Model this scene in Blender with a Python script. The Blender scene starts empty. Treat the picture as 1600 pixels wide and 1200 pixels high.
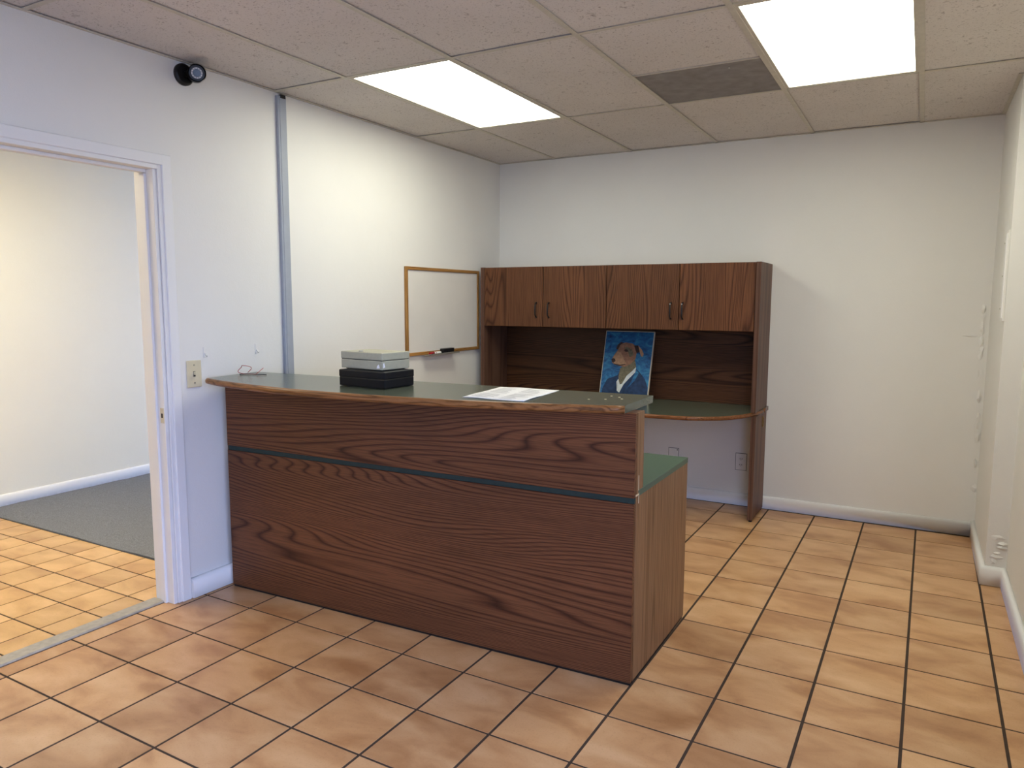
import bpy, bmesh, math, random
from mathutils import Vector, Matrix
random.seed(7)
scene = bpy.context.scene
C = scene.collection

# ------------------------------------------------------------------ camera
F_PX = 1145.3
YAW, PITCH, ROLL = -0.5082, -0.1142, 0.0032
CAM = Vector((3.010, -5.165, 1.4263))
d = Vector((math.sin(YAW)*math.cos(PITCH), math.cos(YAW)*math.cos(PITCH), math.sin(PITCH)))
r = Vector((math.cos(YAW), -math.sin(YAW), 0)); u = r.cross(d)
r2 = r*math.cos(ROLL) + u*math.sin(ROLL); u2 = -r*math.sin(ROLL) + u*math.cos(ROLL)
cam_data = bpy.data.cameras.new('camera')
cam_data.sensor_width = 36.0; cam_data.lens = F_PX*36/1600; cam_data.clip_start = 0.05
cam = bpy.data.objects.new('camera', cam_data); C.objects.link(cam)
M = Matrix((r2, u2, -d)).transposed().to_4x4(); M.translation = CAM
cam.matrix_world = M
scene.camera = cam

# ------------------------------------------------------------------ sky, exposure
world = bpy.data.worlds.new('world'); scene.world = world
world.use_nodes = True
wn = world.node_tree.nodes; wn.clear()
wo = wn.new('ShaderNodeOutputWorld'); wb = wn.new('ShaderNodeBackground')
wb.inputs['Color'].default_value = (0.43, 0.57, 1.0, 1); wb.inputs['Strength'].default_value = 8.2
world.node_tree.links.new(wb.outputs[0], wo.inputs[0])
vs = scene.view_settings
vs.view_transform = 'Standard'; vs.look = 'None'; vs.gamma = 1.0; vs.use_curve_mapping = False
vs.exposure = 0.42
LAMP_MAIN = 8.4        # ceiling panels of this room
LAMP_SIDE = 19.0        # ceiling panel of the next room

H = 2.490              # ceiling height
XL, XR, YF = 0.015, 3.45, -7.0   # left wall face, right wall face, front wall face
XC, YC = 3.36, -0.87   # pier in the back right corner
XO = -0.11             # other face of the left wall
XB = -2.45             # far wall of the next room

# ------------------------------------------------------------------ materials
def srgb(c):
    return tuple(((x/255)/12.92 if x/255 <= .04045 else ((x/255+.055)/1.055)**2.4) for x in c)
class NT:
    def __init__(s, name):
        s.m = bpy.data.materials.new(name); s.m.use_nodes = True
        s.t = s.m.node_tree; s.n = s.t.nodes; s.b = s.n['Principled BSDF']
    def new(s, t, **k):
        x = s.n.new(t)
        for a, v in k.items(): setattr(x, a, v)
        return x
    def link(s, a, b): s.t.links.new(a, b)
    def coords(s, scale=(1,1,1), kind='Object', rand=False, rot=(0,0,0)):
        tc = s.new('ShaderNodeTexCoord'); mp = s.new('ShaderNodeMapping')
        mp.inputs['Scale'].default_value = scale; mp.inputs['Rotation'].default_value = rot
        if rand:
            oi = s.new('ShaderNodeObjectInfo'); ml = s.new('ShaderNodeMath', operation='MULTIPLY')
            ml.inputs[1].default_value = 37.0; s.link(oi.outputs['Random'], ml.inputs[0])
            cb = s.new('ShaderNodeCombineXYZ')
            for i in range(3): s.link(ml.outputs[0], cb.inputs[i])
            s.link(cb.outputs[0], mp.inputs['Location'])
        s.link(tc.outputs[kind], mp.inputs[0]); return mp.outputs[0]
    def noise(s, vec, scale, detail=3, rough=.5, dist=0):
        x = s.new('ShaderNodeTexNoise'); x.inputs['Scale'].default_value = scale
        x.inputs['Detail'].default_value = detail; x.inputs['Roughness'].default_value = rough
        x.inputs['Distortion'].default_value = dist
        s.link(vec, x.inputs['Vector']); return x.outputs['Fac']
    def ramp(s, fac, stops, interp='LINEAR'):
        x = s.new('ShaderNodeValToRGB'); x.color_ramp.interpolation = interp; e = x.color_ramp.elements
        while len(e) < len(stops): e.new(.5)
        for q, (p, c) in zip(e, stops): q.position = p; q.color = (*c[:3], 1)
        s.link(fac, x.inputs[0]); return x.outputs[0]
    def math(s, op, a, b=None):
        x = s.new('ShaderNodeMath', operation=op)
        for i, v in enumerate((a, b)):
            if v is None: continue
            if isinstance(v, (int, float)): x.inputs[i].default_value = v
            else: s.link(v, x.inputs[i])
        return x.outputs[0]
    def mix(s, fac, a, b, mode='MIX'):
        x = s.new('ShaderNodeMix', data_type='RGBA', blend_type=mode)
        for k, v in ((0, fac), (6, a), (7, b)):
            if isinstance(v, (int, float)): x.inputs[k].default_value = v
            elif isinstance(v, tuple): x.inputs[k].default_value = (*v[:3], 1)
            else: s.link(v, x.inputs[k])
        return x.outputs[2]
    def bump(s, h, strength, dist=.01):
        x = s.new('ShaderNodeBump'); x.inputs['Strength'].default_value = strength
        x.inputs['Distance'].default_value = dist; s.link(h, x.inputs['Height']); s.link(x.outputs[0], s.b.inputs['Normal'])
    def col(s, c):
        if isinstance(c, tuple): s.b.inputs['Base Color'].default_value = (*c[:3], 1)
        else: s.link(c, s.b.inputs['Base Color'])
    def rs(s, rough, spec=.5, metal=0):
        s.b.inputs['Roughness'].default_value = rough; s.b.inputs['Specular IOR Level'].default_value = spec
        s.b.inputs['Metallic'].default_value = metal

def plain(name, rgb, rough=.5, spec=.4, metal=0, vary=.06, scale=30):
    t = NT(name); c = srgb(rgb)
    f = t.noise(t.coords(), scale, 3)
    t.col(t.ramp(f, [(.3, tuple(x*(1-vary) for x in c)), (.7, tuple(min(1, x*(1+vary)) for x in c))]))
    t.rs(rough, spec, metal); return t.m

def paint(name, rgb, bump=.12):
    t = NT(name); c = srgb(rgb); v = t.coords()
    f = t.noise(v, 1.7, 4, .6)
    t.col(t.ramp(f, [(.3, tuple(x*.965 for x in c)), (.7, c)]))
    h = t.math('ADD', t.noise(v, 9, 4, .6), t.math('MULTIPLY', t.noise(v, 160, 2, .5), .25))
    t.bump(h, bump, .012); t.rs(.55, .3); return t.m

def wood(name, dark, mid, light, grain, rings=13, along=.75, across=5.0, pore=.3, rough=.45, warp=.25, lin=45):
    """plain-sawn laminate: contour lines of a stretched noise; grain = axis index the figure runs along"""
    t = NT(name); s = [across]*3; s[grain] = along
    v = t.coords(tuple(s), rand=True)
    n = t.noise(v, 1.0, 1.2, .3, warp)
    tc = t.new('ShaderNodeTexCoord'); sx = t.new('ShaderNodeSeparateXYZ'); t.link(tc.outputs['Object'], sx.inputs[0])
    straight = t.math('MULTIPLY', sx.outputs[0 if grain == 2 else 2], float(lin))
    k = t.math('FRACT', t.math('ADD', t.math('MULTIPLY', n, rings), straight))
    dk, md, lt = srgb(dark), srgb(mid), srgb(light)
    base = t.ramp(k, [(0, md), (.12, lt), (.55, lt), (.74, md), (.88, dk), (1, md)])
    s2 = [230.]*3; s2[grain] = 5.
    f = t.noise(t.coords(tuple(s2), rand=True), 1.0, 3, .6)
    pores = t.ramp(f, [(.40, (1-pore,)*3), (.56, (1, 1, 1))])
    s3 = [2.2]*3; s3[grain] = .8
    bl = t.ramp(t.noise(t.coords(tuple(s3), rand=True), 1.0, 2), [(.3, (.82, .82, .82)), (.7, (1.12, 1.08, 1.05))])
    t.col(t.mix(1.0, t.mix(1.0, base, pores, 'MULTIPLY'), bl, 'MULTIPLY'))
    t.bump(f, .05, .002); t.rs(rough, .22); return t.m

def tile_mat(name, a, b, c):
    t = NT(name)
    v = t.coords((4.6, 8.5, 8), rand=True, rot=(0, 0, .42))
    f = t.noise(v, .8, 4, .5, .4)
    base = t.ramp(f, [(.30, srgb(a)), (.5, srgb(b)), (.70, srgb(c))])
    oi = t.new('ShaderNodeObjectInfo')
    tone = t.ramp(oi.outputs['Random'], [(0, (.90, .89, .88)), (.5, (1, 1, 1)), (1, (1.05, 1.04, 1.0))])
    g = t.noise(t.coords((1, 1, 1), rand=True), 160, 3, .6)
    sp = t.ramp(g, [(.30, (.9, .88, .86)), (.45, (1, 1, 1))])
    t.col(t.mix(1.0, t.mix(1.0, base, tone, 'MULTIPLY'), sp, 'MULTIPLY'))
    t.bump(t.noise(t.coords((1, 1, 1), rand=True), 45, 3), .06, .004); t.rs(.34, .4); return t.m

def acoustic():
    t = NT('acoustic_tile'); v = t.coords((1, 1, 1), rand=True)
    n1 = t.noise(v, 120, 3, .6, .8); n2 = t.noise(v, 38, 2, .5, 1.2)
    c = srgb((218, 212, 207))
    pit = t.ramp(n1, [(.33, (.55, .53, .52)), (.40, (1, 1, 1))])
    fis = t.ramp(n2, [(.29, (.68, .66, .65)), (.35, (1, 1, 1))])
    bl = t.ramp(t.noise(v, 2.2, 3), [(.3, tuple(x*.93 for x in c)), (.7, c)])
    t.col(t.mix(1.0, t.mix(1.0, bl, pit, 'MULTIPLY'), fis, 'MULTIPLY'))
    t.bump(t.math('MULTIPLY', n1, n2), .25, .006); t.rs(.9, .1); return t.m

def emissive(name, rgb, strength, across=0):
    t = NT(name); out = t.n['Material Output']
    e = t.new('ShaderNodeEmission'); e.inputs['Strength'].default_value = strength
    v = t.coords((3.2, .22, 1))
    w = t.noise(v, 1.2, 1.0)
    t.link(t.ramp(w, [(.3, tuple(x*.86 for x in rgb)), (.65, rgb)]), e.inputs['Color'])
    t.link(e.outputs[0], out.inputs['Surface']); return t.m

def glass_mat():
    t = NT('window_glass'); out = t.n['Material Output']
    tr = t.new('ShaderNodeBsdfTransparent'); gl = t.new('ShaderNodeBsdfGlossy'); gl.inputs['Roughness'].default_value = .02
    mx = t.new('ShaderNodeMixShader'); mx.inputs[0].default_value = .07
    t.link(tr.outputs[0], mx.inputs[1]); t.link(gl.outputs[0], mx.inputs[2]); t.link(mx.outputs[0], out.inputs['Surface'])
    return t.m

MT = dict(
    wall=paint('wall_paint', (232, 230, 224)),
    trim=paint('trim_paint', (236, 235, 232), .05),
    cream=paint('cream_paint', (228, 224, 208)),
    tile=tile_mat('terracotta_tile', (172, 124, 82), (201, 155, 110), (216, 175, 131)),
    tile2=tile_mat('small_floor_tile', (186, 140, 90), (206, 164, 108), (220, 180, 126)),
    grout=plain('grout', (74, 62, 54), .9, .1),
    carpet=plain('carpet_grey', (122, 124, 130), .95, .05, 0, .3, 180),
    strip=plain('threshold_metal', (168, 162, 152), .5, .4, 0, .12, 40),
    acoustic=acoustic(),
    tbar=plain('grid_bar_paint', (198, 192, 178), .5, .3),
    plenum=plain('plenum_dark', (60, 58, 56), .9, .1),
    vent=plain('vent_filter_grey', (142, 138, 137), .85, .1, 0, .14, 14),
    diff=emissive('lit_diffuser', (.97, .965, .81), LAMP_MAIN),
    diff2=emissive('lit_diffuser_warm', (1.0, .88, .62), LAMP_SIDE),
    # horizontal-grain laminate for the counter front, vertical for doors and sides
    oak_h=wood('walnut_laminate_across', (64, 37, 24), (97, 60, 38), (112, 72, 46), 0, rings=36, along=.34, across=4.6, lin=72),
    oak_v=wood('walnut_laminate_upright', (70, 42, 26), (98, 62, 40), (110, 72, 47), 2, rings=30, along=.5, across=5.0, lin=70),
    oak_side=wood('walnut_laminate_side', (112, 80, 54), (132, 98, 68), (142, 108, 78), 2, rings=16, along=.2, across=8),
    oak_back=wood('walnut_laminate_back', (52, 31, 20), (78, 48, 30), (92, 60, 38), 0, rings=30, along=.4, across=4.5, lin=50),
    oak_plain=wood('walnut_panel_plain', (82, 56, 44), (100, 70, 56), (110, 80, 64), 2, rings=5, along=.3, across=6, pore=.2),
    edge=wood('wood_edge_band', (100, 66, 36), (130, 88, 50), (152, 106, 64), 0, rings=3, along=1.2, across=40, rough=.3, pore=.15),
    edge2=wood('desk_edge_band', (84, 48, 26), (118, 74, 44), (140, 92, 58), 0, rings=6, along=1.2, across=60, rough=.25),
    frame=wood('oak_frame', (120, 82, 36), (160, 114, 56), (180, 134, 74), 2, rings=6, along=2, across=60),
    frame_h=wood('oak_frame_across', (120, 82, 36), (160, 114, 56), (180, 134, 74), 1, rings=6, along=2, across=60),
    green=plain('green_laminate', (82, 90, 78), .22, .6, 0, .10, 260),
    green2=plain('work_surface_green', (76, 94, 80), .5, .3, 0, .08, 260),
    stripe=plain('green_stripe_laminate', (40, 54, 52), .5, .2, 0, .06),
    black=plain('black_metal', (22, 22, 24), .42, .4),
    navy=plain('black_enamel', (11, 14, 22), .45, .25),
    beige=plain('beige_enamel', (176, 174, 152), .45, .4, 0, .04, 60),
    beige_seam=plain('dark_seam', (70, 68, 62), .7, .2),
    ivory=plain('ivory_plastic', (214, 203, 172), .4, .4, 0, .02),
    white_pl=plain('white_plastic', (232, 230, 224), .4, .4, 0, .02),
    slot=plain('slot_dark', (38, 36, 34), .6, .3),
    board=plain('whiteboard_enamel', (226, 222, 214), .22, .5, 0, .02, 6),
    channel=plain('raceway_grey', (162, 168, 178), .5, .25, 0, .03),
    alu=plain('tray_aluminium', (170, 168, 160), .35, .5, .6, .05),
    chrome=plain('screw_metal', (190, 186, 176), .3, .5, .9, .05),
    brass=plain('grommet_brass', (134, 104, 58), .4, .5, .3, .1),
    red=plain('red_plastic', (168, 28, 36), .4, .4),
    felt=plain('eraser_black', (26, 27, 28), .8, .2),
    paper=plain('paper_white', (246, 246, 248), .8, .1, 0, .015, 40),
    ink=plain('printed_grey', (170, 172, 178), .8, .1),
    canvas=plain('raw_canvas', (206, 196, 176), .8, .1),
    lens=plain('lens_glass', (40, 42, 46), .1, .6),
    led=plain('led_ring_grey', (150, 150, 150), .35, .5),
    red_wire=plain('wire_red', (176, 60, 58), .45, .4), black_wire=plain('wire_black', (24, 22, 22), .45, .4),
    white_wire=plain('wire_white', (206, 198, 180), .5, .3),
    raw=plain('chipped_pale_board', (214, 196, 164), .8, .1),
    alum_frame=plain('storefront_aluminium', (120, 118, 114), .4, .5, .5),
    asphalt=plain('pavement_grey', (150, 148, 142), .9, .1),
    glass=glass_mat(),
)
# picture colours
MT['p_sky'] = NT('painted_blue'); _t = MT['p_sky']
_f = _t.noise(_t.coords((9, 9, 16), rot=(0, .6, 0)), 1.4, 5, .6, 1.2)
_t.col(_t.ramp(_f, [(.28, srgb((22, 52, 92))), (.5, srgb((36, 98, 146))), (.72, srgb((64, 140, 176)))])); _t.rs(.5, .3)
MT['p_sky'] = _t.m
MT['p_tan'] = plain('painted_tan', (150, 108, 84), .5, .3, 0, .22, 50)
MT['p_light'] = plain('painted_light_tan', (176, 136, 104), .5, .3, 0, .2, 60)
MT['p_dark'] = plain('painted_dark_brown', (58, 40, 36), .5, .3, 0, .2, 60)
MT['p_grey'] = plain('painted_grey_olive', (112, 104, 82), .5, .3, 0, .28, 70)
MT['p_white'] = plain('painted_shirt_white', (206, 210, 206), .5, .3, 0, .1, 60)
MT['p_navy'] = plain('painted_navy', (28, 52, 86), .5, .3, 0, .35, 40)

# ------------------------------------------------------------------ mesh helpers
class MB:
    def __init__(s): s.bm = bmesh.new()
    def box(s, x0, x1, y0, y1, z0, z1, bev=0, seg=1, mi=0):
        vs_ = [s.bm.verts.new(p) for p in ((x0,y0,z0),(x1,y0,z0),(x1,y1,z0),(x0,y1,z0),(x0,y0,z1),(x1,y0,z1),(x1,y1,z1),(x0,y1,z1))]
        fs = [s.bm.faces.new([vs_[i] for i in q]) for q in ((3,2,1,0),(4,5,6,7),(0,1,5,4),(1,2,6,5),(2,3,7,6),(3,0,4,7))]
        for f in fs: f.material_index = mi
        if bev:
            es = list({e for f in fs for e in f.edges})
            bmesh.ops.bevel(s.bm, geom=es, offset=bev, segments=seg, affect='EDGES', profile=.5)
        return s
    def prism(s, outline, z0, z1, bev=0, mi=0):
        a = [s.bm.verts.new((x, y, z0)) for x, y in outline]; b = [s.bm.verts.new((x, y, z1)) for x, y in outline]
        n = len(outline); fs = [s.bm.faces.new(a[::-1]), s.bm.faces.new(b)]
        for i in range(n): fs.append(s.bm.faces.new((a[i], a[(i+1) % n], b[(i+1) % n], b[i])))
        for f in fs: f.material_index = mi
        if bev:
            es = list(fs[1].edges) + list(fs[0].edges)
            bmesh.ops.bevel(s.bm, geom=list(set(es)), offset=bev, segments=1, affect='EDGES')
        return s
    def tube(s, path, rad, seg=8, cap=True, mi=0):
        path = [Vector(p) for p in path]; rings = []
        up = Vector((0, 0, 1))
        for i, p in enumerate(path):
            t = (path[min(i+1, len(path)-1)] - path[max(i-1, 0)]).normalized()
            a = t.cross(up) if abs(t.dot(up)) < .95 else t.cross(Vector((1, 0, 0)))
            a.normalize(); b = t.cross(a)
            R_ = rad[i] if isinstance(rad, (list, tuple)) else rad
            rings.append([s.bm.verts.new(p + (a*math.cos(2*math.pi*k/seg) + b*math.sin(2*math.pi*k/seg))*R_) for k in range(seg)])
        for A, B in zip(rings, rings[1:]):
            for k in range(seg):
                f = s.bm.faces.new((A[k], A[(k+1) % seg], B[(k+1) % seg], B[k])); f.material_index = mi; f.smooth = True
        if cap:
            for f in (s.bm.faces.new(rings[0][::-1]), s.bm.faces.new(rings[-1])): f.material_index = mi
        return s
    def sweep(s, path, normals, prof, mi=0):
        """path of (x,y), outward normals, profile of (outward, z)"""
        rings = [[s.bm.verts.new((p[0]+n[0]*o, p[1]+n[1]*o, z)) for o, z in prof] for p, n in zip(path, normals)]
        k = len(prof)
        for A, B in zip(rings, rings[1:]):
            for i in range(k):
                f = s.bm.faces.new((A[i], A[(i+1) % k], B[(i+1) % k], B[i])); f.material_index = mi; f.smooth = True
        s.bm.faces.new(rings[0][::-1]); s.bm.faces.new(rings[-1]); return s
    def poly(s, pts, mi=0):
        f = s.bm.faces.new([s.bm.verts.new(p) for p in pts]); f.material_index = mi; return s
    def mesh(s, name, mats):
        bmesh.ops.recalc_face_normals(s.bm, faces=s.bm.faces)
        me = bpy.data.meshes.new(name); s.bm.to_mesh(me); s.bm.free()
        for m in (mats if isinstance(mats, (list, tuple)) else [mats]): me.materials.append(MT[m])
        return me
    def build(s, name, mats, parent=None, loc=None, **kw):
        return link(name, s.mesh(name, mats), parent, loc, **kw)
def link(name, me, parent=None, loc=None, label=None, cat=None, group=None, kind=None):
    o = bpy.data.objects.new(name, me); C.objects.link(o)
    if loc: o.location = loc
    if parent: o.parent = parent
    tag(o, label, cat, group, kind); return o
def tag(o, label=None, cat=None, group=None, kind=None):
    for k, v in (('label', label), ('category', cat), ('group', group), ('kind', kind)):
        if v: o[k] = v
def thing(name, label, cat, loc, rz=0, group=None):
    o = bpy.data.objects.new(name, None); C.objects.link(o); o.location = loc; o.rotation_euler = (0, 0, rz)
    o.empty_display_size = .1; tag(o, label, cat, group); return o

# ------------------------------------------------------------------ floor and its tiles
floor = MB().box(XO, XR+.12, YF, .1, -.06, -.0014).build('floor', 'grout', kind='structure', label='terracotta tiled floor of the reception room with dark grout', cat='floor')
ROT, FX0, FY0, SX, SY = -0.0085, .0553, -3.7931, .2965, .2975
G = .0032
pitch_mesh = {}
def tile_piece(w, h, mat, key, thick=.006):
    k = (round(w, 4), round(h, 4), key)
    if k not in pitch_mesh:
        pitch_mesh[k] = MB().box(-w/2, w/2, -h/2, h/2, -thick, 0, .0006).mesh('tile', mat)
    return pitch_mesh[k]
for i in range(-1, 12):
    for j in range(-11, 13):
        x0, x1 = FX0+i*SX, FX0+(i+1)*SX
        y0, y1 = FY0+j*SY, FY0+(j+1)*SY
        cy = (y0+y1)/2
        dx = -(cy-FY0)*math.sin(ROT)          # shift of the grid line at this row
        lo = -.043 if cy < -2.9 and cy > -4.1 else XL
        hi = XR if cy < -.75 else XC
        x0c, x1c = max(x0, lo-dx), min(x1, hi-dx+.004)
        y0c, y1c = max(y0, YF), min(y1, -.002)
        if x1c-x0c < .03 or y1c-y0c < .03: continue
        w, h = x1c-x0c-.0102, y1c-y0c-.0086
        cx, cy2 = (x0c+x1c)/2-FX0, (y0c+y1c)/2-FY0
        o = link('tile', tile_piece(w, h, 'tile', 'a'), floor)
        o.location = (FX0+cx*math.cos(ROT)-cy2*math.sin(ROT), FY0+cx*math.sin(ROT)+cy2*math.cos(ROT), 0)
        o.rotation_euler = (0, 0, ROT)

floor2 = MB().box(XB-.1, XO, -5.2, 1.6, -.06, -.0014).build('floor_side_room', 'grout', kind='structure', label='small square tan tiles on the floor beyond the doorway', cat='floor')
S2 = .2045
for i in range(-12, 1):
    for j in range(-8, 3):
        x0 = -.264+i*S2; y0 = -3.0975+j*S2
        x1, y1 = min(x0+S2, -.118), min(y0+S2, -2.722)
        x0 = max(x0, XB)
        if x1-x0 < .03 or y1-y0 < .03: continue
        link('tile', tile_piece(x1-x0-.0075, y1-y0-.0075, 'tile2', 'b'), floor2, ((x0+x1)/2, (y0+y1)/2, 0))
# carpet of the next room
cb = MB(); nx, ny = 40, 44
grid = [[None]*(ny+1) for _ in range(nx+1)]
for a in range(nx+1):
    for b in range(ny+1):
        x = XB+.004+(XO-XB-.008)*a/nx; y = -2.722+3.9*b/ny
        z = .007+.0022*math.sin(9*x+3*y)*math.sin(23*y+2*x)+.001*random.random()
        grid[a][b] = cb.bm.verts.new((x, y, z))
for a in range(nx):
    for b in range(ny): cb.bm.faces.new((grid[a][b], grid[a+1][b], grid[a+1][b+1], grid[a][b+1])).smooth = True
cb.box(XB+.004, XO-.004, -2.722, 1.17, -.0035, .004)
cb.build('carpet', 'carpet', label='dark grey carpet laid beyond the doorway up to the tiles', cat='carpet')

# ------------------------------------------------------------------ walls
DY0, DY1, DZ = -3.95, -3.03, 1.995      # doorway
wl = MB()
wl.box(XO, XL, DY1, 0, -.004, H+.1); wl.box(XO, XL, DY0, DY1, DZ+.018, H+.1); wl.box(XO, XL, YF-.12, DY0, -.004, H+.1)
wl.build('wall_left', 'wall', kind='structure', label='white painted left wall with the open doorway', cat='wall')
MB().box(XO, XR+.12, 0, .12, -.004, H+.1).build('wall_back', 'wall', kind='structure', label='white back wall behind the wooden hutch', cat='wall')
# right wall with the pier; the shop window is in its stretch behind the photographer
WY0, WY1, WZ0, WZ1 = -6.75, -3.85, .12, 2.25
wrm = MB().prism([(XC, 0), (XC, YC), (XR, YC), (XR, WY1), (XR+.12, WY1), (XR+.12, 0)], -.004, H+.1)
wrm.box(XR, XR+.12, YF-.12, WY0, -.004, H+.1); wrm.box(XR, XR+.12, WY0, WY1, WZ1, H+.1); wrm.box(XR, XR+.12, WY0, WY1, -.004, WZ0)
wrm.build('wall_right', 'wall', kind='structure', label='white right wall with a shallow pier in the corner', cat='wall')
MB().box(XO, XR+.12, YF-.12, YF, -.004, H+.1).build('wall_front', 'wall', kind='structure', label='plain white front wall', cat='wall')
win = MB()
for y in (WY0, -5.8, -4.82, WY1-.05): win.box(XR+.03, XR+.09, y, y+.05, WZ0, WZ1, .003)
for z in (WZ0, WZ1-.05): win.box(XR+.035, XR+.085, WY0, WY1, z, z+.05, .003)
w1 = win.build('window_1', 'alum_frame', kind='structure', label='aluminium framed shop window in the right wall', cat='window')
for y0, y1 in ((WY0+.05, -5.8), (-5.75, -4.82), (-4.77, WY1-.05)):
    MB().box(XR+.057, XR+.063, y0, y1, WZ0+.05, WZ1-.05).build('pane', 'glass', w1)
MB().box(XR+.13, 30, -25, 12, -.2, -.1).build('pavement', 'asphalt', kind='structure', label='pale pavement outside the shop window', cat='pavement')
pd = bpy.data.lights.new('window_portal', 'AREA'); pd.shape = 'RECTANGLE'; pd.size = WY1-WY0; pd.size_y = WZ1-WZ0
pd.cycles.is_portal = True
po = bpy.data.objects.new('window_portal', pd); C.objects.link(po)
po.location = (XR+.02, (WY0+WY1)/2, (WZ0+WZ1)/2); po.rotation_euler = (math.radians(90), 0, math.radians(90))

# next room shell
sr = MB()
sr.box(XB-.1, XB, -5.3, 1.3, -.004, H+.1); sr.box(XB, XO, 1.2, 1.3, -.004, H+.1); sr.box(XB, XO, -5.3, -5.2, -.004, H+.1)
sr.build('wall_side_room', 'cream', kind='structure', label='cream wall seen through the doorway', cat='wall')
MB().box(XB-.1, XO, -5.3, 1.3, H, H+.1).build('ceiling_side_room', 'cream', kind='structure', label='ceiling of the room beyond the doorway', cat='ceiling')
fl = thing('ceiling_light', 'warm ceiling light panel of the room beyond the doorway', 'ceiling light', (-1.15, -3.3, H-.03))
MB().box(-.32, .32, -.62, .62, 0, .03, .004).build('frame', 'tbar', fl)
MB().box(-.29, .29, -.59, .59, -.004, .002).build('diffuser', 'diff2', fl)

# ------------------------------------------------------------------ baseboards and trim
def base_prof(t, h): return [(0, .003), (t, .003), (t, h-.016), (t*.82, h-.006), (t*.5, h), (0, h)]
def baseboard(name, pts, nrm, label, mat='trim', t=.018, h=.088):
    MB().sweep(pts, nrm, base_prof(t, h)).build(name, mat, kind='structure', label=label, cat='baseboard')
baseboard('baseboard_back', [(XL, 0), (XC, 0)], [(0, -1)]*2, 'white baseboard along the back wall')
baseboard('baseboard_left', [(XL, -2.962), (XL, -.001)], [(1, 0)]*2, 'white baseboard on the left wall beside the door casing', t=.032, h=.095)
q = .7071*1.414
baseboard('baseboard_right', [(XC, -.0), (XC, YC), (XR, YC), (XR, YF)], [(-1, 0), (-1, -1), (-1, -1), (-1, 0)], 'white baseboard wrapping the pier and right wall', t=.02, h=.10)
baseboard('baseboard_side_room', [(XB, -5.2), (XB, 1.2)], [(1, 0)]*2, 'white baseboard along the wall beyond the doorway', t=.016, h=.085)
# door casing (mitred, stepped) and jamb
tr = MB()
def casing(a, b, c, e, z0, z1):    # boards proud of the wall
    tr.box(XL, XL+.020, a, b, z0, z1, .003); tr.box(XL+.001, XL+.012, c, e, z0, z1, .002)
casing(DY1+.018, DY1+.066, DY1+.0, DY1+.020, 0, DZ+.066)
casing(DY0-.066, DY0-.018, DY0-.020, DY0-.0, 0, DZ+.066)
tr.box(XL, XL+.0195, DY0-.06, DY1+.06, DZ+.018, DZ+.066, .003); tr.box(XL+.001, XL+.0118, DY0, DY1, DZ, DZ+.020, .002)
t1 = tr.build('trim_1', 'trim', kind='structure', label='white stepped casing around the open doorway', cat='trim')
jm = MB()
for s_, y in ((1, DY1), (-1, DY0)):
    a, b = sorted((y, y-s_*.018)); jm.box(XO-.004, XL+.004, a, b, -.002, DZ, .002)
    a, b = sorted((y-s_*.018, y-s_*.030)); jm.box(-.062, -.026, a, b, -.002, DZ-.018, .002)
jm.box(XO-.004, XL+.004, DY0, DY1, DZ, DZ+.018, .002); jm.box(-.062, -.026, DY0+.018, DY1-.018, DZ-.014, DZ, .002)
jm.build('jamb', 'trim', t1)
sp = MB().box(-.012, .014, DY1-.0195, DY1-.0175, .86, .93, .001).build('strike_plate', 'ivory', t1)
MB().box(-.004, .006, DY1-.0203, DY1-.0190, .885, .905).build('strike_hole', 'slot', sp)
MB().prism([(-.122, DY0+.02), (-.04, DY0+.02), (-.04, DY1-.02), (-.122, DY1-.02)], -.003, .009, .005).build('trim_2', 'strip', kind='structure', label='worn grey threshold strip across the doorway', cat='threshold')

# grey raceway on the left wall
rw = thing('cable_raceway', 'pale grey vertical cable raceway on the left wall, up to the ceiling', 'raceway', (XL, -2.293, 0))
MB().box(0, .020, -.030, .030, .10, H-.014, .003).build('channel', 'channel', rw)
MB().box(.0, .024, -.012, .022, H-.026, H-.008, .001).build('end_clip', 'slot', rw)
MB().box(.018, .0225, -.018, .018, .10, H-.03, .001).build('cover', 'channel', rw)

# ------------------------------------------------------------------ ceiling
ceil = MB().box(XO, XR+.12, YF-.12, .12, H+.055, H+.12).build('ceiling', 'plenum', kind='structure', label='suspended ceiling of pitted acoustic tiles in a metal grid', cat='ceiling')
XM0, YK1, S = .5036, -1.1115, .6096
XLINES = [XL] + [XM0+m*S for m in range(5)] + [XR]
YLINES = [0] + [YK1-2*S*k for k in range(5)] + [YF]
LIT = {(1, 1), (4, 1)}; VENT = (3, 1)
tile_cache = {}
def ctile(x0, x1, y0, y1):
    w, h = x1-x0-.012, y1-y0-.012
    k = (round(w, 3), round(h, 3))
    if k not in tile_cache: tile_cache[k] = MB().box(-w/2, w/2, -h/2, h/2, 0, .015, .002).mesh('ceiling_tile', 'acoustic')
    o = link('ceiling_tile', tile_cache[k], ceil, ((x0+x1)/2, (y0+y1)/2, H+.004+random.uniform(0, .0035)))
    o.rotation_euler = (random.uniform(-.0016, .0016), random.uniform(-.003, .003), 0)
YV = -1.686
for a in range(len(XLINES)-1):
    for b in range(len(YLINES)-1):
        x0, x1 = XLINES[a], XLINES[a+1]; y1, y0 = YLINES[b], YLINES[b+1]
        if (a, b) in LIT: continue
        if (a, b) == VENT: y1 = YV
        ctile(x0, x1, y0, y1)
for x in XLINES[1:-1]:
    MB().box(x-.012, x+.012, YF, 0, H, H+.003).box(x-.002, x+.002, YF, 0, H+.003, H+.035).build('grid_bar', 'tbar', ceil)
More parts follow.
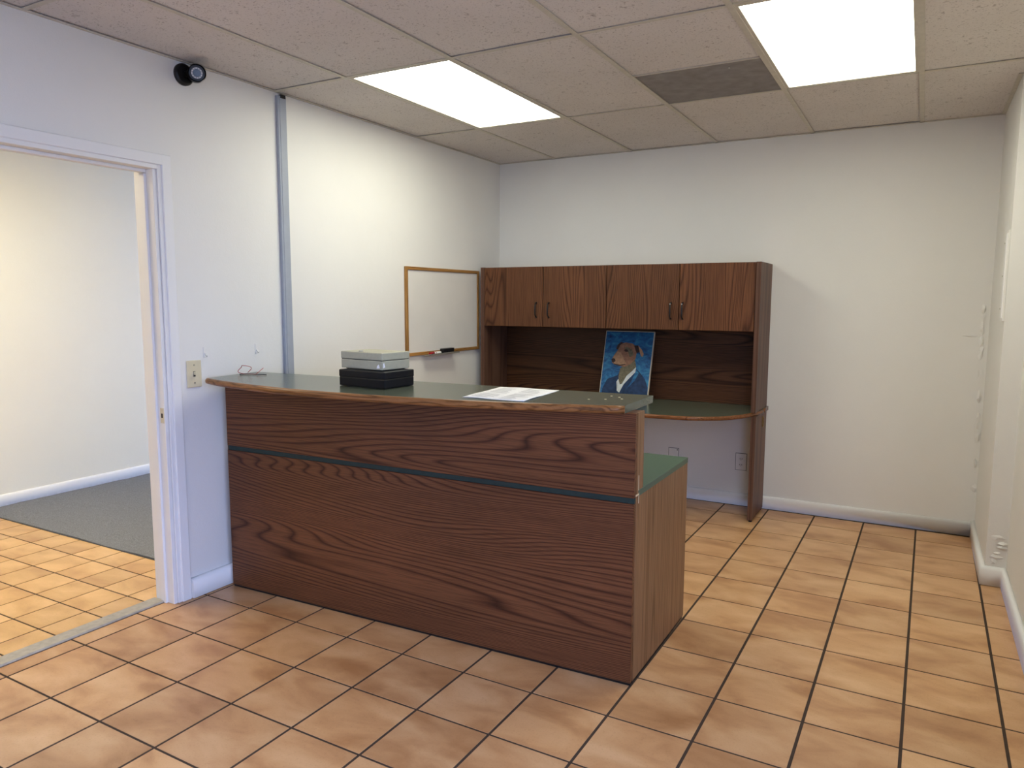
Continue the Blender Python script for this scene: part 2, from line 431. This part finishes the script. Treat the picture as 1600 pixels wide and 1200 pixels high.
for y in YLINES[1:-1]:
    for a in range(len(XLINES)-1):
        x0, x1 = XLINES[a], XLINES[a+1]
        MB().box(x0+.012, x1-.012, y-.011, y+.011, H+.0004, H+.003).build('grid_bar', 'tbar', ceil)
for q in ((XL, XR, -.020, 0), (XL, XL+.020, YF, -.020), (XR-.02, XR, YF, YC), (XC-.02, XC, YC, -.02), (XC, XR, YC-.02, YC)):
    MB().box(q[0], q[1], q[2], q[3], H, H+.003).build('wall_angle', 'tbar', ceil)
vt = thing('ceiling_vent', 'dark grey return air panel set in the ceiling beside the bright right light', 'vent', ((XLINES[3]+XLINES[4])/2, (YV+YK1)/2, H))
hw, hh = S/2-.011, (YK1-YV)/2-.008
MB().box(-hw, hw, -hh, hh, .004, .010, .001).build('filter_panel', 'vent', vt)
MB().box(-hw, hw, -hh-.010, -hh+.002, .002, .012).build('edge_strip', 'tbar', vt)
MB().tube([(.14, -.21, .004), (.14, -.21, -.002)], .004, 8).build('screw', 'chrome', vt)
for (a, b), side in (((1, 1), 'square over the counter, nearer the left wall'), ((4, 1), 'at the top right, beside the grey vent panel')):
    x0, x1 = XLINES[a], XLINES[a+1]; y1, y0 = YLINES[b], YLINES[b+1]
    o = thing('ceiling_light', 'lit fluorescent ceiling panel ' + side, 'ceiling light', ((x0+x1)/2, (y0+y1)/2, H), 0, 'fluorescent ceiling panels')
    w, h = (x1-x0)/2-.004, (y1-y0)/2-.004
    f = MB()
    f.box(-w, -w+.022, -h, h, .002, .014, .001); f.box(w-.022, w, -h, h, .002, .014, .001)
    f.box(-w+.022, w-.022, -h, -h+.022, .002, .014, .001); f.box(-w+.022, w-.022, h-.022, h, .002, .014, .001)
    f.box(-w, w, -h, h, .040, .055)
    f.build('frame', 'tbar', o)
    MB().box(-w+.021, w-.021, -h+.021, h-.021, .008, .012).build('diffuser', 'diff', o)

# ------------------------------------------------------------------ wall fittings
sw = thing('light_switch', 'ivory toggle light switch plate beside the door casing', 'light switch', (XL, -2.884, 1.074))
MB().box(0, .006, -.040, .040, -.064, .064, .003, 2).build('plate', 'ivory', sw)
MB().box(.005, .007, -.006, .006, -.013, .013, .0005).build('toggle_slot', 'beige_seam', sw)
MB().prism([(.006, -.005), (.020, -.0045), (.020, .0045), (.006, .005)], -.004, .011, .001).build('toggle', 'ivory', sw)
for z in (-.042, .042): MB().tube([(.005, 0, z), (.0075, 0, z)], .004, 10).build('screw', 'chrome', sw)

def outlet(x, z, label, duplex):
    o = thing('wall_outlet', label, 'outlet', (x, 0, z))
    MB().box(-.036, .036, -.005, 0, -.058, .058, .002).build('plate', 'white_pl', o)
    MB().box(-.0385, .0385, -.0015, 0, -.0605, .0605).build('paint_gap', 'slot', o)
    if duplex:
        for zz in (-.021, .021):
            s_ = MB().box(-.016, .016, -.007, -.004, zz-.014, zz+.014, .002).build('socket', 'white_pl', o)
            MB().box(-.008, -.005, -.0076, -.0065, zz-.004, zz+.006).box(.005, .008, -.0076, -.0065, zz-.004, zz+.006).box(-.002, .002, -.0076, -.0065, zz-.010, zz-.006).build('slots', 'slot', s_)
    else:
        MB().tube([(.028, -.0045, .048), (.028, -.0066, .048)], .004, 8).build('screw', 'slot', o)
outlet(1.965, .310, 'white duplex wall outlet next to the upright end panel of the desk', True)
outlet(1.485, .300, 'painted-over blank wall plate under the desk, seen above the counter', False)
for n, y in (('left of the pair, nearer the light switch', -2.819), ('right of the pair, nearer the raceway', -2.505)):
    hk = thing('adhesive_hook', 'small clear adhesive hook on the left wall, ' + n, 'hook', (XL, y, 1.172), 0, 'clear adhesive hooks')
    MB().box(0, .003, -.008, .008, -.024, .026, .001).build('pad', 'white_pl', hk)
    MB().tube([(.003, 0, -.004), (.012, 0, -.016), (.016, 0, -.020), (.018, 0, -.010)], .0025, 6).build('hook', 'white_pl', hk)
# electrical box cover on the pier
ep = thing('panel_cover', 'narrow white electrical panel cover on the side of the corner pier', 'panel cover', (XC, -.815, 1.55))
MB().box(-.010, 0, -.045, .045, -.22, .22, .002).build('cover', 'white_pl', ep)
MB().box(-.014, -.008, -.036, .036, -.205, .205, .002).build('door', 'trim', ep)
for z in (-.16, .0, .16): MB().tube([(-.014, .028, z), (-.017, .028, z)], .004, 8).build('screw', 'chrome', ep)
# peeling paint along the pier
def blister(pts_y, plane, name, parent):
    b = MB()
    for (cx, cz, w, h) in pts_y:
        n = 9; ring = []
        for k in range(n):
            a = 2*math.pi*k/n; rr = random.uniform(.7, 1.2)
            ring.append((cx+math.cos(a)*w*rr, cz+math.sin(a)*h*rr))
        cv = (cx+random.uniform(-.3, .3)*w, cz+random.uniform(-.3, .3)*h)
        P = (lambda q, o: (q[0], plane[1]-o, q[1])) 
        c0 = b.bm.verts.new(P(cv, random.uniform(.006, .014))); rv = [b.bm.verts.new(P(q_, random.choice((.0003, .0003, .004)))) for q_ in ring]
        for k in range(n): b.bm.faces.new((c0, rv[k], rv[(k+1) % n]))
    return b.build(name, 'wall', parent)
wr = bpy.data.objects['wall_right']; wbk = bpy.data.objects['wall_back']
blister([(3.335+random.uniform(-.012, .012), z, random.uniform(.008, .018), random.uniform(.02, .05)) for z in (1.38, 1.33, 1.27, 1.19, 1.12, .98, .86, .74, .68, .62, .45, .3)] + [(3.27, 1.22, .045, .003)], (0, 0), 'peeling_paint', wbk)
blister([(3.40+random.uniform(-.03, .03), z, random.uniform(.012, .03), random.uniform(.008, .02)) for z in (.13, .15, .17, .2, .22, .25)], (0, YC), 'peeling_paint', wr)

# whiteboard
wbd = thing('whiteboard', 'small whiteboard in an oak frame on the left wall', 'whiteboard', (XL, -.798, 1.3465))
hy, hz, fwid = .457, .298, .022
MB().box(.002, .010, -hy+.01, hy-.01, -hz+.01, hz-.01).build('board', 'board', wbd)
for s_ in (-1, 1):
    MB().box(0, .020, *sorted((s_*hy, s_*(hy-fwid))), -hz, hz, .003).build('frame_bar', 'frame', wbd)
    MB().box(0, .0195, -hy+fwid, hy-fwid, *sorted((s_*hz, s_*(hz-fwid))), .003).build('frame_bar', 'frame_h', wbd)
ty0, ty1 = -1.075+.798, -.698+.798
tb = MB().box(.018, .070, ty0, ty1, -hz-.004, -hz+.000, .001).box(.066, .070, ty0, ty1, -hz, -hz+.007, .001)
tb.build('tray', 'alu', wbd)
zt = 1.3465-hz
mk = thing('marker', 'white marker with a red cap lying on the whiteboard tray', 'marker', (XL+.044, -1.035, zt+.0095), 0)
MB().tube([(0, 0, 0), (0, .008, 0), (0, .052, 0)], [.0075, .009, .009], 12).build('cap', 'red', mk)
MB().tube([(0, .052, 0), (0, .128, 0), (0, .134, 0)], [.0085, .0085, .006], 12).build('barrel', 'white_pl', mk)
MB().tube([(0, .066, 0), (0, .072, 0)], .0089, 12).build('band', 'red', mk)
er = thing('board_eraser', 'black felt eraser lying on the whiteboard tray', 'eraser', (XL+.043, -.818, zt+.0005))
MB().box(-.016, .016, -.066, .066, 0, .014, .002).build('felt_pad', 'felt', er)
MB().box(-.017, .017, -.068, .068, .013, .034, .004, 2).build('grip', 'black', er)

# security camera
sc = thing('security_camera', 'black bullet security camera on the left wall under the ceiling', 'security camera', (XL, -2.868, 2.436))
MB().tube([(0, 0, 0), (.012, 0, 0), (.020, 0, 0)], [.048, .048, .040], 28).build('base', 'black', sc)
MB().tube([(.018, 0, 0), (.04, .003, .004), (.055, .004, .012)], .013, 12).build('arm', 'black', sc)
ax = Vector((.80, -.56, -.20)).normalized(); c0 = Vector((.03, .045, .010))
body = MB().tube([c0-ax*.008, c0, c0+ax*.09, c0+ax*.096], [.030, .036, .036, .033], 28).build('body', 'black', sc)
MB().tube([c0+ax*.02, c0+ax*.104], [.0385, .0385], 28, cap=False).build('sun_shield', 'black', sc)
MB().tube([c0+ax*.0955, c0+ax*.0985], [.024, .024], 28).build('led_ring', 'led', body)
MB().tube([c0+ax*.097, c0+ax*.1005], [.017, .016], 24).build('lens', 'lens', body)
a1 = ax.orthogonal().normalized(); a2 = ax.cross(a1)
for k in range(12):
    a = k*math.pi/6; p_ = c0+ax*.098+(a1*math.cos(a)+a2*math.sin(a))*.0205
    MB().tube([p_, p_+ax*.0015], .0022, 6).build('led', 'white_pl', body)

# ------------------------------------------------------------------ reception counter
ct = thing('reception_counter', 'dark wood reception counter with green tops in the middle of the room', 'counter', (0, 0, 0))
A = Vector((.078, -2.7605)); B = Vector((2.142, -2.700)); e = (B-A).normalized(); nrm = Vector((e.y, -e.x))   # outward (towards the camera)
ang = math.atan2(e.y, e.x); LEN = (B-A).length
def front_panel(name, z0, z1, proud, mat, thick=.02, x0=0, x1=None, parent=ct, bev=.0015):
    o = MB().box(x0, LEN if x1 is None else x1, -proud, thick, z0, z1, bev).build(name, mat, parent, (A.x, A.y, 0))
    o.rotation_euler = (0, 0, ang); return o
front_panel('lower_front', .012, .694, 0, 'oak_h', .022)
front_panel('kick_strip', 0, .012, -.006, 'black', .02)
front_panel('stripe', .694, .716, -.004, 'stripe', .02)
front_panel('upper_front', .716, 1.026, 0, 'oak_h', .022)
# riser body behind the upper front, lower carcass
MB().prism([(.085, -2.738), (2.136, -2.678), (2.136, -2.612), (.085, -2.668)], .735, 1.026).build('riser', 'oak_plain', ct)
MB().prism([(2.136, -2.679), (2.142, -2.679), (2.142, -2.606), (2.136, -2.606)], .716, 1.026).build('riser_end', 'oak_side', ct)
MB().box(2.120, 2.142, -2.676, -2.008, .010, .716, .001).build('side_panel', 'oak_side', ct)
MB().box(2.122, 2.140, -2.67, -2.015, 0, .010).build('kick_strip', 'black', ct)
MB().box(.05, .072, -2.736, -2.02, 0, .712, .001).build('side_panel', 'oak_side', ct)
MB().box(.9, .92, -2.60, -2.05, 0, .705, .001).build('divider_panel', 'oak_side', ct)
ws = MB().prism([(.05, -2.715), (2.143, -2.655), (2.143, -2.008), (.05, -2.02)], .714, .738, .0015).build('work_surface', 'green2', ct)
ZT0, ZT1 = 1.026, 1.055
front = [(.072, -2.848), (.17, -2.880), (.30, -2.908), (.50, -2.937), (.70, -2.954), (.86, -2.955), (1.0, -2.950), (1.2, -2.934), (1.45, -2.900), (1.7, -2.846), (1.9, -2.790), (2.108, -2.722)]
def smooth_curve(P, n=5):
    out = []
    for i in range(len(P)-1):
        p0 = P[max(i-1, 0)]; p1 = P[i]; p2 = P[i+1]; p3 = P[min(i+2, len(P)-1)]
        for k in range(n):
            t = k/n
            out.append(tuple(.5*((2*p1[j])+(-p0[j]+p2[j])*t+(2*p0[j]-5*p1[j]+4*p2[j]-p3[j])*t*t+(-p0[j]+3*p1[j]-3*p2[j]+p3[j])*t**3) for j in (0, 1)))
    out.append(P[-1]); return out
def normals_of(P):
    N = []
    for i in range(len(P)):
        a, b = P[max(i-1, 0)], P[min(i+1, len(P)-1)]
        t = Vector((b[0]-a[0], b[1]-a[1])).normalized(); N.append((t.y, -t.x))
    return N
fc = smooth_curve(front, 4)
top = MB().prism(fc + [(2.104, -2.397), (.034, -2.525)], ZT0, ZT1, .001).build('transaction_top', 'green', ct)
half = [(-.001, ZT0)] + [(.013*math.cos(a)+.002, (ZT0+ZT1)/2+(ZT1-ZT0)/2*math.sin(a)) for a in [math.radians(x) for x in (-80, -55, -30, 0, 30, 55, 80)]] + [(-.001, ZT1)]
MB().sweep(fc, normals_of(fc), half).build('wood_edge', 'edge', top)
# chipped laminate at the right end of the stripe and crumbs of the top
for (y, z, hy_, hz_) in ((-2.668, .722, .014, .003), (-2.652, .708, .0015, .020), (-2.655, .765, .0012, .028)):
    MB().box(2.1415, 2.1432, y-hy_, y+hy_, z-hz_, z+hz_).build('chip', 'raw', ct)
for (x, y) in ((1.985, -2.60), (2.01, -2.52), (1.93, -2.63), (2.035, -2.56), (1.97, -2.50)):
    MB().box(x-.004, x+.004, y-.003, y+.003, ZT1-.0005, ZT1+.001, .0005).build('chip', 'raw', top)

# things on the counter
def cash_box(name, label, x, y, z, w, dpt, h, rz, mat, extra):
    o = thing(name, label, 'cash box', (x, y, z), rz, 'steel cash boxes')
    MB().box(-w/2, w/2, -dpt/2, dpt/2, .003 if mat == 'beige' else .0012, h*.56, .004, 2).build('body', mat, o)
    lid = MB().box(-w/2-.001, w/2+.001, -dpt/2-.001, dpt/2+.001, h*.56+(.0016 if mat == 'beige' else .0004), h, .004, 2).build('lid', mat, o)
    MB().box(-w/2+.002, w/2-.002, -dpt/2+.002, dpt/2-.002, h*.56-.002, h*.56+.004).build('seam', 'beige_seam' if mat == 'beige' else 'slot', o)
    for sx in (-1, 1):
        for sy in (-1, 1): MB().tube([(sx*(w/2-.02), sy*(dpt/2-.02), 0), (sx*(w/2-.02), sy*(dpt/2-.02), .006)], .007, 8).build('foot', 'slot', o)
    if extra: extra(o, lid, w, dpt, h)
    return o
def beige_extra(o, lid, w, dpt, h):
    MB().tube([(-.03, -.055, h-.001), (-.03, -.055, h+.004)], [.012, .009], 12).build('lid_knob', 'led', lid)
    MB().poly([(w/2-.032, -dpt/2-.0006, .010), (w/2-.012, -dpt/2-.0006, .012), (w/2-.018, -dpt/2-.0006, .028), (w/2-.028, -dpt/2-.0006, .022)]).build('worn_paint', 'paper', o)
    MB().poly([(w/2+.0006, -dpt/2+.006, .012), (w/2+.0006, -dpt/2+.018, .016), (w/2+.0006, -dpt/2+.012, .036), (w/2+.0006, -dpt/2+.006, .030)]).build('worn_paint', 'paper', o)
cash_box('cash_box', 'black steel cash box standing on the counter under the beige one', .953, -2.682, ZT1, .266, .184, .071, math.radians(-4), 'navy', None)
cash_box('cash_box', 'beige steel cash box stacked on top of the black one', .925, -2.655, ZT1+.071, .250, .168, .076, math.radians(-6), 'beige', beige_extra)
ps = MB(); n = 12
P00, P10, P11, P01 = [Vector(v) for v in ((1.488, -2.826), (1.751, -2.815), (1.719, -2.445), (1.450, -2.465))]
gv = []
for a in range(n+1):
    row = []
    for b in range(n+1):
        s_, t_ = a/n, b/n
        p_ = P00*(1-s_)*(1-t_)+P10*s_*(1-t_)+P11*s_*t_+P01*(1-s_)*t_
        z = ZT1+.0012+.003*max(0, math.sin(7*s_+2*t_)*math.sin(5*t_+.6))*(.4+1.2*max(abs(s_-.5), abs(t_-.5)))
        row.append(ps.bm.verts.new((p_.x, p_.y, z)))
    gv.append(row)
for a in range(n):
    for b in range(n): ps.bm.faces.new((gv[a][b], gv[a+1][b], gv[a+1][b+1], gv[a][b+1])).smooth = True
pp = ps.build('paper_sheet', 'paper', label='white printed sheet of paper lying flat on the counter top', cat='paper')
sol = pp.modifiers.new('thickness', 'SOLIDIFY'); sol.thickness = .0006
pr = MB()
for k in range(13):
    t_ = .09+k*.066
    for s0, s1 in ((.10, .10+random.uniform(.2, .38)), (.54, .54+random.uniform(.15, .36))):
        if random.random() < .2: continue
        def PT(s_, t_):
            p_ = P00*(1-s_)*(1-t_)+P10*s_*(1-t_)+P11*s_*t_+P01*(1-s_)*t_
            z = ZT1+.0012+.003*max(0, math.sin(7*s_+2*t_)*math.sin(5*t_+.6))*(.4+1.2*max(abs(s_-.5), abs(t_-.5)))
            return (p_.x, p_.y, z+.0007)
        m_ = 5
        for q_ in range(m_):
            u0, u1 = s0+(s1-s0)*q_/m_, s0+(s1-s0)*(q_+1)/m_
            pr.poly([PT(u0, t_), PT(u1, t_), PT(u1, t_+.014), PT(u0, t_+.014)])
pr.build('print', 'ink', pp, kind='stuff')
wi = thing('wire_offcut', 'loose tangle of thin red and black wire on the counter by the left wall', 'wire', (.11, -2.66, ZT1))
def arc(cx, cy, cz, ra, rb, a0, a1, n=18, tilt=.9):
    return [(cx+ra*math.cos(a), cy+ra*.35*math.cos(a)+.01*math.sin(3*a), cz+rb*(1+math.sin(a))*tilt) for a in [a0+(a1-a0)*k/n for k in range(n+1)]]
MB().tube(arc(-.006, 0, .003, .029, .024, -.6, 5.0, 30) + [(.050, .02, .004), (.075, .045, .034)], .0016, 6).build('red_wire', 'red_wire', wi)
MB().tube([(-.03, -.01, .002), (.01, 0, .004), (.05, .01, .003), (.085, .03, .003), (.11, .03, .003)], .0022, 6).build('black_wire', 'black_wire', wi)
MB().tube([(.0, -.03, .002), (.04, -.015, .003), (.08, .0, .002), (.125, .012, .002)], .0018, 6).build('bare_wire', 'white_wire', wi)

# ------------------------------------------------------------------ desk and hutch on the back wall
ZD = .715; DX0, DX1 = .075, 2.125
dk = thing('desk', 'bow-fronted green topped desk against the back wall under the hutch', 'desk', (0, 0, 0))
bow = [(DX0, -.30), (.12, -.42), (.22, -.57), (.38, -.68), (.60, -.735), (.85, -.755), (1.10, -.76), (1.40, -.755), (1.62, -.742), (1.80, -.715), (1.95, -.628), (2.05, -.485), (2.105, -.33), (2.128, -.20)]
bc = smooth_curve(bow, 4)
dt = MB().prism(bc + [(2.128, -.002), (DX0, -.002)], ZD-.024, ZD, .001).build('desk_top', 'green', dk)
hp = [(-.001, ZD-.026)] + [(.010*math.cos(a)+.002, ZD-.0135+.0130*math.sin(a)) for a in [math.radians(x) for x in (-80, -50, -20, 20, 50, 80)]] + [(-.001, ZD-.0003)]
MB().sweep(bc, normals_of(bc), hp).build('wood_edge', 'edge2', dt)
MB().sweep([(2.128, -.20), (2.128, -.002)], [(1, 0)]*2, [(-.001, ZD-.026), (.004, ZD-.026), (.004, ZD-.0003), (-.001, ZD-.0003)]).build('wood_edge', 'edge2', dt)
for x0 in (DX0, 2.094):
    lg = MB().prism([(x0, -.385), (x0+.030, -.385), (x0+.030, -.022), (x0, -.022)], .012, ZD-.025, .002).build('leg', 'oak_plain', dk)
    for y in (-.36, -.05): MB().tube([(x0+.015, y, 0), (x0+.015, y, .014)], .011, 10).build('glide', 'black', lg)
    if x0 > 1:
        gp = [(x0+.0305, -.150+.022*math.cos(a), .628+.034*math.sin(a)) for a in [2*math.pi*k/20 for k in range(21)]]
        MB().tube(gp, .005, 6).build('grommet', 'brass', lg)
        MB().prism([(x0+.028, -.168), (x0+.0308, -.168), (x0+.0308, -.132), (x0+.028, -.132)], .600, .656).build('grommet_hole', 'slot', lg)

HZ = 1.668; HD = -.39; DB = 1.232
ht = thing('hutch', 'long walnut wood hutch with four cupboard doors standing on the desk', 'hutch', (0, 0, ZD+.0004))
def hb(name, x0, x1, y0, y1, z0, z1, mat, parent=None, bev=.001):
    return MB().box(x0, x1, y0, y1, z0-ZD, z1-ZD, bev).build(name, mat, parent or ht)
hb('side_panel', .075, .105, HD+.002, -.003, ZD, HZ, 'oak_plain'); hb('side_panel', 2.090, 2.120, HD+.002, -.003, ZD, HZ, 'oak_plain')
hb('top_panel', .105, 2.090, HD+.022, -.003, HZ-.024, HZ-.001, 'oak_plain')
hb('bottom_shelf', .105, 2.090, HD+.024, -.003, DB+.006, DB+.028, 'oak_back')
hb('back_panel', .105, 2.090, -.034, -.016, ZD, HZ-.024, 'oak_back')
hb('divider', 1.084, 1.104, HD+.024, -.034, DB+.028, HZ-.024, 'oak_plain')
for k, (x0, x1, hx) in enumerate(((.108, .602, .552), (.605, 1.093, .652), (1.096, 1.605, 1.553), (1.608, 2.088, 1.632))):
    dr = hb('door', x0+.001, x1-.001, HD, HD+.019, DB, HZ-.003, 'oak_v', None, .0015)
    z0, z1 = 1.305-ZD, 1.410-ZD
    if k < 2: z0 += -.004; z1 += -.004
    path = [(hx, HD+.001, z0), (hx, HD-.012, z0+.004), (hx, HD-.022, z0+.016), (hx, HD-.025, (z0+z1)/2), (hx, HD-.022, z1-.016), (hx, HD-.012, z1-.004), (hx, HD+.001, z1)]
    hd = MB().tube(path, [.0065, .0055, .005, .005, .005, .0055, .0065], 10).build('handle', 'black', dr)
    if k >= 2: MB().tube([(hx, HD-.020, z1-.008), (hx, HD-.0245, z1-.008)], .0045, 8).build('worn_spot', 'chrome', hd)

# picture leaning against the hutch back
PW, PH, PT_ = .376, .498, .018
pc = thing('canvas_picture', 'blue canvas picture of a brown dog in a jacket leaning inside the hutch', 'picture', (1.150, -.181, ZD+.0058), math.radians(-1))
lean = math.atan2(.125, .48)
R_ = Matrix.Rotation(-lean, 4, 'X')
def pbuild(mb, name, mat):
    me = mb.mesh(name, mat); me.transform(R_); return link(name, me, pc)
pbuild(MB().box(-PW/2, PW/2, 0, PT_, 0, PH, .002), 'canvas', 'canvas')
pbuild(MB().box(-PW/2+.006, PW/2-.006, -.0006, .001, .006, PH-.006), 'painted_ground', 'p_sky')
def cpt(x, y, o):      # crop pixel of the photo -> canvas
    uu = (x-(222-.077*(y-155)))/662; vv = (y-155)/885
    return (-PW/2+uu*PW, -.0006-o, PH*(1-vv))
shapes = [('jacket', 'p_navy', .0003, [(186, 1020), (200, 930), (262, 800), (400, 745), (430, 700), (560, 640), (655, 650), (700, 690), (770, 770), (812, 880), (812, 1020)]),
 ('neck', 'p_grey', .0006, [(436, 650), (520, 590), (620, 505), (640, 560), (652, 625), (600, 680), (530, 740), (470, 850), (430, 860), (418, 760)]),
 ('shirt', 'p_white', .0009, [(652, 622), (645, 690), (560, 780), (490, 860), (436, 968), (402, 945), (412, 880), (392, 830), (418, 788), (440, 862), (470, 850), (530, 742), (600, 680)]),
 ('head', 'p_tan', .0012, [(312, 548), (340, 490), (395, 410), (428, 330), (500, 308), (590, 318), (640, 350), (652, 430), (640, 520), (575, 590), (500, 628), (430, 622), (352, 602), (322, 580)]),
 ('ear', 'p_dark', .0015, [(615, 345), (670, 342), (692, 370), (690, 430), (650, 440)]),
 ('ear_flap', 'p_light', .0018, [(672, 345), (720, 395), (746, 450), (735, 488), (712, 480), (690, 420)]),
 ('far_ear', 'p_dark', .0015, [(372, 400), (388, 345), (432, 305), (470, 312), (425, 345), (398, 405)]),
 ('muzzle', 'p_light', .0015, [(330, 520), (392, 430), (440, 440), (478, 520), (520, 585), (430, 612), (356, 594), (340, 560)]),
 ('nose', 'p_dark', .0018, [(312, 540), (330, 520), (362, 530), (370, 560), (340, 578), (318, 570)]),
 ('mouth', 'p_dark', .0018, [(352, 592), (430, 606), (500, 590), (505, 600), (430, 620), (352, 604)]),
 ('eye', 'p_dark', .0018, [(478, 408), (505, 395), (532, 408), (540, 428), (505, 432)]),
 ('brow', 'p_grey', .0017, [(470, 380), (520, 366), (590, 400), (612, 470), (560, 500), (540, 440), (500, 395)]),
 ('lapel', 'p_sky', .0010, [(655, 660), (690, 700), (640, 800), (520, 930), (600, 800)])]
pm = MB(); used = []
for nm, mt, off, pts_ in shapes:
    if mt not in used: used.append(mt)
    pm.poly([cpt(x, y, off) for x, y in pts_], used.index(mt))
bmesh.ops.triangulate(pm.bm, faces=pm.bm.faces)
pbuild(pm, 'painted_dog', used)
